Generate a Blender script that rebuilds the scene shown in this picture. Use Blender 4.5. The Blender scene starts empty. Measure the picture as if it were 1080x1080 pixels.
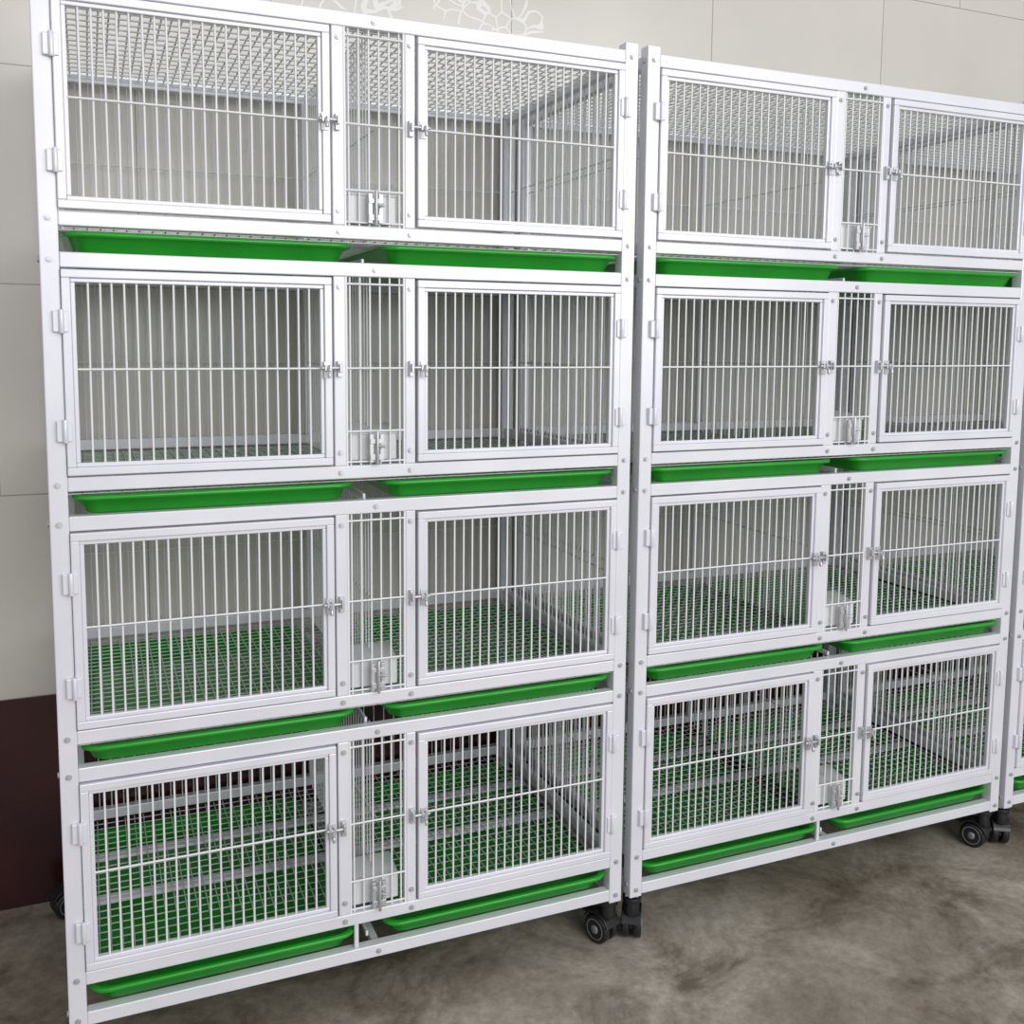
import bpy, math, random
from mathutils import Vector, Matrix
random.seed(3)
sc=bpy.context.scene
sc.view_settings.view_transform='Standard'
sc.view_settings.look='None'

# ---------------------------------------------------------------- materials
def mat(name,col,rough=.5,metal=0,**kw):
    m=bpy.data.materials.new(name); m.use_nodes=True
    b=m.node_tree.nodes['Principled BSDF']
    b.inputs['Base Color'].default_value=(*col,1); b.inputs['Roughness'].default_value=rough
    b.inputs['Metallic'].default_value=metal
    for k,v in kw.items(): b.inputs[k.replace('_',' ')].default_value=v
    return m
def N(m,t,**kw):
    n=m.node_tree.nodes.new(t)
    for k,v in kw.items(): setattr(n,k,v)
    return n
def add_noise_color(m,c1,c2,scale,fac_lo=.35,fac_hi=.65,detail=4):
    nt=m.node_tree; b=nt.nodes['Principled BSDF']
    tc=N(m,'ShaderNodeTexCoord'); no=N(m,'ShaderNodeTexNoise'); no.inputs['Scale'].default_value=scale; no.inputs['Detail'].default_value=detail
    r=N(m,'ShaderNodeValToRGB'); r.color_ramp.elements[0].position=fac_lo; r.color_ramp.elements[1].position=fac_hi
    r.color_ramp.elements[0].color=(*c1,1); r.color_ramp.elements[1].color=(*c2,1)
    nt.links.new(tc.outputs['Object'],no.inputs['Vector']); nt.links.new(no.outputs['Fac'],r.inputs['Fac']); nt.links.new(r.outputs['Color'],b.inputs['Base Color'])
    return r
M_frame=mat('white_powder_coat',(.75,.75,.81),.32,.12)
add_noise_color(M_frame,(.73,.73,.79),(.79,.785,.84),6)
M_wire=mat('white_coated_wire',(.80,.80,.82),.36)
M_floorwire=mat('floor_mesh_wire',(.62,.64,.64),.38)
M_tray=mat('green_plastic_tray',(.012,.36,.015),.26)
add_noise_color(M_tray,(.008,.30,.012),(.013,.35,.016),9)
M_metal=mat('zinc_steel',(.58,.58,.60),.45,.7)
M_black=mat('black_caster_plastic',(.012,.012,.014),.35)
M_hub=mat('grey_hub',(.26,.26,.28),.4,.3)
M_feed=mat('translucent_white_plastic',(.80,.82,.82),.35,Transmission_Weight=.25)

# tiles
M_tile=mat('glazed_wall_tile',(.6,.57,.53),.2)
nt=M_tile.node_tree; b=nt.nodes['Principled BSDF']; L=nt.links.new
tc=N(M_tile,'ShaderNodeTexCoord'); sep=N(M_tile,'ShaderNodeSeparateXYZ'); L(tc.outputs['Object'],sep.inputs[0])
def math_(op,a,bv,m=M_tile):
    n=N(m,'ShaderNodeMath',operation=op)
    for i,v in enumerate((a,bv)):
        if isinstance(v,(int,float)): n.inputs[i].default_value=v
        else: m.node_tree.links.new(v,n.inputs[i])
    return n.outputs[0]
TW,TH=.563,.4306
comb=N(M_tile,'ShaderNodeCombineXYZ')
L(math_('ADD',sep.outputs['X'],.391+TW*4),comb.inputs[0]); L(math_('SUBTRACT',sep.outputs['Z'],.457-TH*4+TH),comb.inputs[1])
br=N(M_tile,'ShaderNodeTexBrick'); br.offset=.5; br.offset_frequency=2; br.squash=1
br.inputs['Scale'].default_value=1; br.inputs['Brick Width'].default_value=TW; br.inputs['Row Height'].default_value=TH
br.inputs['Mortar Size'].default_value=.0015; br.inputs['Mortar Smooth'].default_value=.1; br.inputs['Bias'].default_value=0
br.inputs['Color1'].default_value=(.74,.70,.65,1); br.inputs['Color2'].default_value=(.71,.665,.615,1); br.inputs['Mortar'].default_value=(.42,.38,.34,1)
L(comb.outputs[0],br.inputs['Vector'])
no=N(M_tile,'ShaderNodeTexNoise'); no.inputs['Scale'].default_value=3; no.inputs['Detail'].default_value=5; L(tc.outputs['Object'],no.inputs['Vector'])
mx=N(M_tile,'ShaderNodeMixRGB',blend_type='MULTIPLY'); mx.inputs['Fac'].default_value=.2
L(br.outputs['Color'],mx.inputs['Color1']); L(no.outputs['Fac'],mx.inputs['Color2'])
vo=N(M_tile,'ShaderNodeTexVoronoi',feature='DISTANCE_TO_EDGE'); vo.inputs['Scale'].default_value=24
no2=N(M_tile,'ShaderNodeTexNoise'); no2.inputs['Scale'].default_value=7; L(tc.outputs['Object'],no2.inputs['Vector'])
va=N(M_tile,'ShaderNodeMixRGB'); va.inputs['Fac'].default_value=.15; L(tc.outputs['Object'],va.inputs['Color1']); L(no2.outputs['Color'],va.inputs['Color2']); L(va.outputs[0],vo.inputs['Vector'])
refl_peel=math_('LESS_THAN',vo.outputs['Distance'],.06)  # whitish veins: wall reflections painted into the tile colour, mixed with peeling plaster
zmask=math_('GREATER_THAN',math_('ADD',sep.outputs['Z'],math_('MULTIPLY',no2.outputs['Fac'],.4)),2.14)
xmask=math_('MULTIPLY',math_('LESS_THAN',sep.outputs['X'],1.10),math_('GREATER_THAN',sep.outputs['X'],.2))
msk=math_('MULTIPLY',math_('MULTIPLY',refl_peel,zmask),math_('MULTIPLY',xmask,.5))
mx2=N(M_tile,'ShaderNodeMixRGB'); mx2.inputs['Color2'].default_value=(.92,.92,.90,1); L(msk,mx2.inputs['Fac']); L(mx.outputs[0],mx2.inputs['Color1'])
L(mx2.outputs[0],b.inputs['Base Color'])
M_dado=mat('maroon_glazed_tile',(.035,.008,.009),.25)
add_noise_color(M_dado,(.030,.006,.007),(.048,.010,.010),5)

# concrete floor
M_floor=mat('stained_concrete',(.25,.22,.2),.6)
nt=M_floor.node_tree; b=nt.nodes['Principled BSDF']; L=nt.links.new
tc=N(M_floor,'ShaderNodeTexCoord')
def ns(scale,det,rough=.55,dist=0):
    n=N(M_floor,'ShaderNodeTexNoise'); n.inputs['Scale'].default_value=scale; n.inputs['Detail'].default_value=det; n.inputs['Roughness'].default_value=rough; n.inputs['Distortion'].default_value=dist
    L(tc.outputs['Object'],n.inputs['Vector']); return n
n1=ns(4.2,12,.72,.6); n2=ns(45,6,.7); n3=ns(1.5,3)
r1=N(M_floor,'ShaderNodeValToRGB'); e=r1.color_ramp.elements; e[0].position=.36; e[0].color=(.15,.12,.09,1); e[1].position=.62; e[1].color=(.46,.41,.355,1)
x=e.new(.48); x.color=(.32,.275,.23,1)
L(n1.outputs['Fac'],r1.inputs['Fac'])
r2=N(M_floor,'ShaderNodeValToRGB'); e=r2.color_ramp.elements; e[0].position=.3; e[0].color=(.55,.55,.55,1); e[1].position=.65; e[1].color=(1.15,1.15,1.15,1)
L(n2.outputs['Fac'],r2.inputs['Fac'])
m1=N(M_floor,'ShaderNodeMixRGB',blend_type='MULTIPLY'); m1.inputs['Fac'].default_value=.7; L(r1.outputs[0],m1.inputs['Color1']); L(r2.outputs[0],m1.inputs['Color2'])
r3=N(M_floor,'ShaderNodeValToRGB'); e=r3.color_ramp.elements; e[0].position=.42; e[0].color=(.70,.67,.63,1); e[1].position=.58; e[1].color=(1.1,1.1,1.1,1); L(n3.outputs['Fac'],r3.inputs['Fac'])
m2=N(M_floor,'ShaderNodeMixRGB',blend_type='MULTIPLY'); m2.inputs['Fac'].default_value=1; L(m1.outputs[0],m2.inputs['Color1']); L(r3.outputs[0],m2.inputs['Color2'])
L(m2.outputs[0],b.inputs['Base Color'])
rr=N(M_floor,'ShaderNodeMapRange'); rr.inputs[3].default_value=.3; rr.inputs[4].default_value=.65; L(n1.outputs['Fac'],rr.inputs[0]); L(rr.outputs[0],b.inputs['Roughness'])
bp=N(M_floor,'ShaderNodeBump'); bp.inputs['Strength'].default_value=.12; bp.inputs['Distance'].default_value=.006; L(n2.outputs['Fac'],bp.inputs['Height']); L(bp.outputs[0],b.inputs['Normal'])

# ---------------------------------------------------------------- mesh helpers
class G:
    def __init__(s): s.v=[];s.f=[];s.sm=[]
    def box(s,x0,x1,y0,y1,z0,z1):
        o=len(s.v)
        s.v+= [(x0,y0,z0),(x1,y0,z0),(x1,y1,z0),(x0,y1,z0),(x0,y0,z1),(x1,y0,z1),(x1,y1,z1),(x0,y1,z1)]
        for q in((0,3,2,1),(4,5,6,7),(0,1,5,4),(1,2,6,5),(2,3,7,6),(3,0,4,7)): s.f.append([o+i for i in q]); s.sm.append(False)
    def cyl(s,p0,p1,r,n=6,r2=None,caps=True):
        p0=Vector(p0);p1=Vector(p1);d=(p1-p0).normalized(); a=d.orthogonal().normalized(); c=d.cross(a); o=len(s.v); r2=r if r2 is None else r2
        for p,rad in((p0,r),(p1,r2)):
            for i in range(n):
                t=2*math.pi*i/n; s.v.append(tuple(p+a*math.cos(t)*rad+c*math.sin(t)*rad))
        for i in range(n):
            j=(i+1)%n; s.f.append([o+i,o+j,o+n+j,o+n+i]); s.sm.append(True)
        if caps:
            s.f.append([o+i for i in range(n)][::-1]); s.sm.append(False)
            s.f.append([o+n+i for i in range(n)]); s.sm.append(False)
    def loft(s,loops,cap0=False,cap1=False,smooth=True):
        n=len(loops[0]); o=len(s.v)
        for l in loops: s.v+=[tuple(p) for p in l]
        K=len(loops)
        for k in range(K-1):
            k2=k+1
            for i in range(n):
                j=(i+1)%n; s.f.append([o+k*n+i,o+k*n+j,o+k2*n+j,o+k2*n+i]); s.sm.append(smooth)
        if cap0: s.f.append([o+i for i in range(n)][::-1]); s.sm.append(False)
        if cap1: s.f.append([o+(K-1)*n+i for i in range(n)]); s.sm.append(False)
    def merge(s,q):
        o=len(s.v); s.v+=q.v; s.f+=[[o+i for i in f] for f in q.f]; s.sm+=q.sm
    def mesh(s,name,m):
        me=bpy.data.meshes.new(name); me.from_pydata(s.v,[],s.f); me.materials.append(m)
        me.polygons.foreach_set('use_smooth',s.sm); me.update(); return me
def link(o): sc.collection.objects.link(o); return o
def rr_loop(x0,x1,y0,y1,z,r,seg=5):
    pts=[]
    for cx,cy,a0 in((x1-r,y0+r,-90),(x1-r,y1-r,0),(x0+r,y1-r,90),(x0+r,y0+r,180)):
        for i in range(seg+1):
            a=math.radians(a0+90*i/seg); pts.append((cx+r*math.cos(a),cy+r*math.sin(a),z))
    return pts

# ---------------------------------------------------------------- rack dims
P=.4; DT=1.7153; DB=1.4043; DEP=.61
X0,X1=.004,1.009; PW=.027; YF=.005
a,bb,c,e_=.032,.4386,.5868,.9799
MA,MB=(.4425,.4625),(.5655,.5835)
ZT=1.741
W=.0018
DROP=.008
parts=[]
g=G()
for x in((X0,X0+PW),(X1-PW,X1)):
    for y in((YF,YF+PW),(DEP-PW,DEP)): g.box(x[0],x[1],y[0],y[1],.105,ZT+.014)
for t in range(5):
    z1=ZT-P*t-(DROP if t==4 else 0); z0=z1-.023
    g.box(X0+PW,X1-PW,YF,YF+.02,z0,z1)
    g.box(X0+PW,X1-PW,DEP-.02,DEP,z0,z1)
    for x in((X0+.003,X0+.021),(X1-.021,X1-.003)): g.box(x[0],x[1],YF+PW,DEP-PW,z0,z1)
    if t<4:
        zz1=DB-.003-P*t; zz0=zz1-.022
        g.box(X0+PW,X1-PW,YF,YF+.02,zz0,zz1)
        g.box(X0+PW,X1-PW,DEP-.02,DEP,zz0,zz1)
        for x in((X0+.003,X0+.021),(X1-.021,X1-.003)): g.box(x[0],x[1],YF+PW,DEP-PW,zz0,zz1)
        for mm in(MA,MB): g.box(mm[0],mm[1],YF+.001,YF+.018,zz1,z0)
        g.box(.506,.519,DEP-.034,DEP-.021,zz1,z0)
        g.box(.495,.50,YF+.022,DEP-.022,zz0-.040,zz0-.030)
    else:
        g.box(.506,.52,YF+.02,DEP-.02,z0+.004,z0+.018)
zb=DB-.003-P*3-.022
for y in(.265,.43): g.box(X0+.021,X1-.021,y,y+.028,zb-.014,zb-.008)
g.box(.470,.478,YF+.004,YF+.012,ZT-4*P-DROP,zb)
parts.append(('frame',g.mesh('rack_frame',M_frame),.0018))

def door(xa,xb,z0,z1,hinge_left):
    g=G()
    for fw0,fw,y0,y1 in((0,.0125,0,.018),(.0125,.019,.0045,.0145)):
        A,B,C,D=xa+fw0,xb-fw0,z0+fw0,z1-fw0; w=fw-fw0
        g.box(A,B,y0,y1,D-w,D); g.box(A,B,y0,y1,C,C+w)
        g.box(A,A+w,y0,y1,C+w,D-w); g.box(B-w,B,y0,y1,C+w,D-w)
    hx=xa if hinge_left else xb
    for f in(.25,.78):
        zc=z1-(z1-z0)*f; s=-1 if hinge_left else 1
        g.box(min(hx-s*.009,hx+s*.013),max(hx-s*.009,hx+s*.013),-.0028,0.0,zc-.016,zc+.016)
        g.box(min(hx+s*.002,hx+s*.0135),max(hx+s*.002,hx+s*.0135),-.0005,.006,zc-.016,zc+.016)
        g.cyl((hx+s*.001,-.004,zc-.018),(hx+s*.001,-.004,zc+.018),.004,10)
    return g
def door_wires(xa,xb,z0,z1):
    g=G(); fw=.018
    n=21; lo,hi=xa+fw,xb-fw
    for i in range(1,n):
        x=lo+(hi-lo)*i/n+random.uniform(-.0006,.0006); g.cyl((x,.009,z0+fw-.002),(x+random.uniform(-.0008,.0008),.009,z1-fw+.002),W,6,caps=False)
    zc=(z0+z1)/2+.006
    g.cyl((lo-.001,.0055,zc),(hi+.001,.0055,zc),W,6,caps=False)
    return g
def latch(x,s,zc):
    g=G()
    g.box(min(x-s*.015,x-s*.003),max(x-s*.015,x-s*.003),-.002,0,zc-.014,zc+.014)
    g.cyl((x-s*.020,-.005,zc+.003),(x+s*.015,-.005,zc+.003),.0028,10)
    g.cyl((x-s*.009,-.005,zc+.003),(x-s*.009,-.016,zc-.003),.0025,8)
    g.cyl((x-s*.009,-.016,zc-.003),(x-s*.009,-.018,zc-.012),.0032,8)
    for dx in(-.013,-.005): g.box(x+s*dx-.0018,x+s*dx+.0018,-.009,-.002,zc-.002,zc+.008)
    g.box(min(x+s*.008,x+s*.016),max(x+s*.008,x+s*.016),-.003,YF+.001,zc-.012,zc+.014)
    g.box(x+s*.012-.002,x+s*.012+.002,-.010,-.003,zc-.004,zc+.010)
    return g
for t in range(4):
    z1=DT-P*t; z0=DB-P*t
    for nm,xa,xb,hl in(('left',a,bb,True),('right',c,e_,False)):
        g=door(xa,xb,z0,z1,hl); parts.append((f'door_{nm}_tier_{t+1}',g.mesh('cage_door',M_frame),.0014))
        parts.append((f'door_bars_{nm}_tier_{t+1}',door_wires(xa,xb,z0,z1).mesh('door_bars',M_wire),0))
    g=G()
    g.merge(latch(bb,1,(z0+z1)/2+.004)); g.merge(latch(c,-1,(z0+z1)/2+.004))
    fx=.513
    for dx in(-.009,.009): g.box(fx+dx-.0035,fx+dx+.0035,-.002,.004,z0+.002,z0+.05)
    g.box(fx-.012,fx+.012,-.0035,0,z0+.006,z0+.016); g.box(fx-.012,fx+.012,-.0035,0,z0+.034,z0+.042)
    g.cyl((fx,-.006,z0-.002),(fx,-.006,z0+.056),.0028,8); g.cyl((fx,-.006,z0+.03),(fx+.012,-.012,z0+.03),.0025,8)
    parts.append((f'latches_tier_{t+1}',g.mesh('latches',M_metal),.0006))
    g=G()
    lo,hi=MA[1],MB[0]; zt=ZT-P*t-.023; zl=DB-.003-P*t
    for i in range(1,7):
        x=lo+(hi-lo)*(i-.5)/6; g.cyl((x,.012,zl),(x,.012,zt),W,6,caps=False)
    for z in(zt-.012,(z0+z1)/2+.006,z0+.055,zl+.006): g.cyl((lo,.0085,z),(hi,.0085,z),W,6,caps=False)
    g.box(lo,lo+.003,.007,.018,zl,zt); g.box(hi-.003,hi,.007,.018,zl,zt)
    parts.append((f'feeder_bars_tier_{t+1}',g.mesh('feeder_bars',M_wire),0))
    g=G(); x0,x1=lo+.006,hi-.012; zt2=z0+.052
    prof=[(.018,z0+.004),(.018,zt2),(.075,zt2+.012),(.075,z0+.02),(.06,z0+.004)]
    g.loft([[(x0,y,z) for y,z in prof],[(x1,y,z) for y,z in prof]],True,True,False)
    g.box(x0-.003,x1+.003,.015,.020,zt2-.004,zt2+.001)
    parts.append((f'feeder_box_tier_{t+1}',g.mesh('feeder_box',M_feed),.002))
g=G()
def screw(x,z,y=YF): g.cyl((x,y,z),(x,y-.003,z),.0046,8); g.cyl((x,y-.003,z),(x,y-.005,z),.0030,6)
for t in range(5):
    z=ZT-P*t-.0115-(DROP if t==4 else 0)
    for x in(X0+PW/2,X1-PW/2,.513): screw(x,z)
    if t<4:
        for x in(X0+PW/2,X1-PW/2): screw(x,DB-.014-P*t)
        for x in(.4525,.5745): screw(x,DB-.014-P*t); screw(x,DB+.02-P*t,YF+.001); screw(x,DT-.015-P*t,YF+.001)
for y in(YF+PW/2,DEP-PW/2):
    for t in range(5):
        z=ZT-P*t-.0115; g.cyl((X0,y,z),(X0-.003,y,z),.005,8)
parts.append(('screws',g.mesh('rack_screws',M_metal),0))
g=G()
R=.0012
def span(lo,hi,st):
    n=max(1,round((hi-lo)/st)); return [lo+(hi-lo)*i/n for i in range(n+1)]
for t in range(4):
    zt=ZT-P*t-.012; zl=DB-.012-P*t
    for x in span(X0+.03,X1-.03,.024)[1:-1]: g.cyl((x,DEP-.012,zl),(x,DEP-.012,zt),R,5,caps=False)
    for f in(.5,): g.cyl((X0+.02,DEP-.0155,zl+(zt-zl)*f),(X1-.02,DEP-.0155,zl+(zt-zl)*f),R,5,caps=False)
    for x in(X0+.012,.5125,X1-.012):
        for y in span(YF+.035,DEP-.035,.0195): g.cyl((x,y,zl-.012),(x,y,zt),.0015,5,caps=False)
        for f in(.5,): g.cyl((x+.003,YF+.02,zl+(zt-zl)*f),(x+.003,DEP-.02,zl+(zt-zl)*f),.0015,5,caps=False)
parts.append(('side_and_back_bars',g.mesh('panel_bars',M_wire),0))
g=G()
for t in range(4):
    z=DB-.028-P*t
    for x in span(X0+.03,X1-.03,.0185): g.cyl((x,YF+.008,z),(x,DEP-.02,z),.00115,5,caps=False)
    for y in span(YF+.012,DEP-.03,.0235): g.cyl((X0+.022,y,z-.002),(X1-.022,y,z-.002),.00115,5,caps=False)
parts.append(('floor_meshes',g.mesh('floor_meshes',M_floorwire),0))
g=G(); z=ZT-.008
for x in span(X0+.03,X1-.03,.016): g.cyl((x,YF+.01,z),(x,DEP-.01,z),.0017,5,caps=False)
for y in span(YF+.03,DEP-.03,.032): g.cyl((X0+.01,y,z-.0035),(X1-.01,y,z-.0035),.0017,5,caps=False)
parts.append(('roof_mesh',g.mesh('roof_mesh',M_wire),0))
for t in range(4):
    zt=DB-P*t-.0325-(.006 if t==3 else 0)
    for nm,xa,xb in(('left',.034,.478),('right',.526,.982)):
        g=G(); ya,yb=.003,.575; zbt=zt-.031
        def lp(ins,z,r): return rr_loop(xa+ins,xb-ins,ya+ins,yb-ins,z,r)
        g.loft([lp(.024,zbt,.02),lp(.018,zbt+.003,.026),lp(.009,zt-.007,.03),lp(.001,zt-.007,.032),lp(0,zt-.004,.033),lp(.001,zt-.001,.032),lp(.004,zt,.03),lp(.009,zt,.028),lp(.012,zt-.003,.028),lp(.022,zbt+.006,.024),lp(.028,zbt+.003,.018)],True,True,True)
        parts.append((f'tray_{nm}_tier_{t+1}',g.mesh('dropping_tray',M_tray),0))
def caster(cx,cy,rot):
    gb=G();gh=G();gm=G()
    Rm=Matrix.Rotation(rot,4,'Z'); T=Matrix.Translation((cx,cy,0))@Rm
    wr=.030
    def lathe(g,prof,c,n=28):
        o=len(g.v); m=len(prof)
        for k in range(n):
            th=2*math.pi*k/n; g.v+=[(px+c[0],c[1]+r*math.cos(th),c[2]+r*math.sin(th)) for px,r in prof]
        for k in range(n):
            k2=(k+1)%n
            for i in range(m-1): g.f.append([o+k*m+i,o+k*m+i+1,o+k2*m+i+1,o+k2*m+i]); g.sm.append(True)
    wc=(0,.018,wr)
    for sx in(-.012,.012):
        lathe(gb,[(sx-.008,.001),(sx-.008,.022),(sx-.008,.027),(sx-.005,wr),(sx+.005,wr),(sx+.008,.027),(sx+.008,.022),(sx+.008,.001)],wc)
        s=1 if sx>0 else -1
        lathe(gh,[(sx+s*.0082,.009),(sx+s*.0102,.008),(sx+s*.0102,.001)],wc,20)
        lathe(gh,[(sx+s*.0083,.0195),(sx+s*.0090,.0205),(sx+s*.0083,.0215)],wc,20)
    gb.box(-.0035,.0035,-.004,.034,.026,.068)
    hood=[[(-.020,wc[1]+(wr+.003)*math.cos(q),wr+(wr+.003)*math.sin(q)),(.020,wc[1]+(wr+.003)*math.cos(q),wr+(wr+.003)*math.sin(q)),(.020,wc[1]+(wr+.007)*math.cos(q),wr+(wr+.007)*math.sin(q)),(-.020,wc[1]+(wr+.007)*math.cos(q),wr+(wr+.007)*math.sin(q))] for q in [math.radians(30+130*i/10) for i in range(11)]]
    gb.loft(hood,True,True,False)
    gb.cyl((0,0,.06),(0,0,.09),.016,16,.014); gb.cyl((0,0,.086),(0,0,.097),.019,16)
    gb.box(-.012,.012,.036,.060,.050,.056)
    gm.cyl((0,0,.095),(0,0,.107),.007,12); gm.box(-.013,.013,-.013,.013,.1,.1055)
    for g_ in(gb,gh,gm): g_.v=[tuple(T@Vector(v)) for v in g_.v]
    return gb,gh,gm
Gs=[G(),G(),G()]
for cx,cy,ro in((X0+.018,.028,-.55),(X1-.012,.036,.35),(X0+.002,DEP-.05,1.9),(X1-.03,DEP-.05,-.4)):
    for gg,q in zip(Gs,caster(cx,cy,ro)): gg.merge(q)
parts.append(('caster_wheels',Gs[0].mesh('caster_wheels',M_black),.001))
parts.append(('caster_hubs',Gs[1].mesh('caster_hubs',M_hub),0))
parts.append(('caster_stems',Gs[2].mesh('caster_stems',M_metal),0))

S=1.0246
for u in range(3):
    emp=link(bpy.data.objects.new('pet_cage_rack',None)); emp.location=(S*u,0,0); emp.empty_display_size=.1
    for nm,me,bv in parts:
        ob=link(bpy.data.objects.new(nm,me)); ob.parent=emp
        if bv:
            md=ob.modifiers.new('bevel','BEVEL'); md.width=bv; md.segments=2; md.limit_method='ANGLE'; md.angle_limit=math.radians(50)

# ---------------------------------------------------------------- room
YW=.6272
def plain(name,box,m):
    g=G(); g.box(*box); me=g.mesh(name,m); return link(bpy.data.objects.new(name,me))
plain('floor',(-5,7,-6,YW+.2,-.1,0),M_floor)
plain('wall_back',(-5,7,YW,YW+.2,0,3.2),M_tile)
plain('baseboard_back',(-5,7,YW-.004,YW,0,.457),M_dado)

# ---------------------------------------------------------------- light
w=bpy.data.worlds.new('daylight'); sc.world=w; w.use_nodes=True
bg=w.node_tree.nodes['Background']; bg.inputs[0].default_value=(.96,.98,1,1); bg.inputs[1].default_value=.56
def area(name,loc,tgt,size,power,col=(1,1,1)):
    l=bpy.data.lights.new(name,'AREA'); l.shape='RECTANGLE'; l.size,l.size_y=size; l.energy=power; l.color=col
    o=link(bpy.data.objects.new(name,l)); o.location=loc; o.rotation_euler=(Vector(tgt)-Vector(loc)).to_track_quat('-Z','Y').to_euler()
area('shopfront_daylight',(1.8,-4.0,2.2),(1.2,0,.9),(4.2,2.4),140,(.99,.99,1))

# ---------------------------------------------------------------- camera
yaw,p,r=.4012,.1026,.0088
F=Vector((math.sin(yaw)*math.cos(p),math.cos(yaw)*math.cos(p),-math.sin(p)))
rt=Vector((math.cos(yaw),-math.sin(yaw),0)); up=rt.cross(F)
Rv=rt*math.cos(r)+up*math.sin(r); U=-rt*math.sin(r)+up*math.cos(r)
cam=bpy.data.cameras.new('camera'); co=link(bpy.data.objects.new('camera',cam)); sc.camera=co
m=Matrix((( Rv.x,U.x,-F.x,.0668),(Rv.y,U.y,-F.y,-1.647),(Rv.z,U.z,-F.z,1.2197),(0,0,0,1)))
co.matrix_world=m
cam.sensor_width=36; cam.lens=36*1055.3/1080; cam.shift_x=-.0016; cam.shift_y=-.0699
cam.clip_start=.01
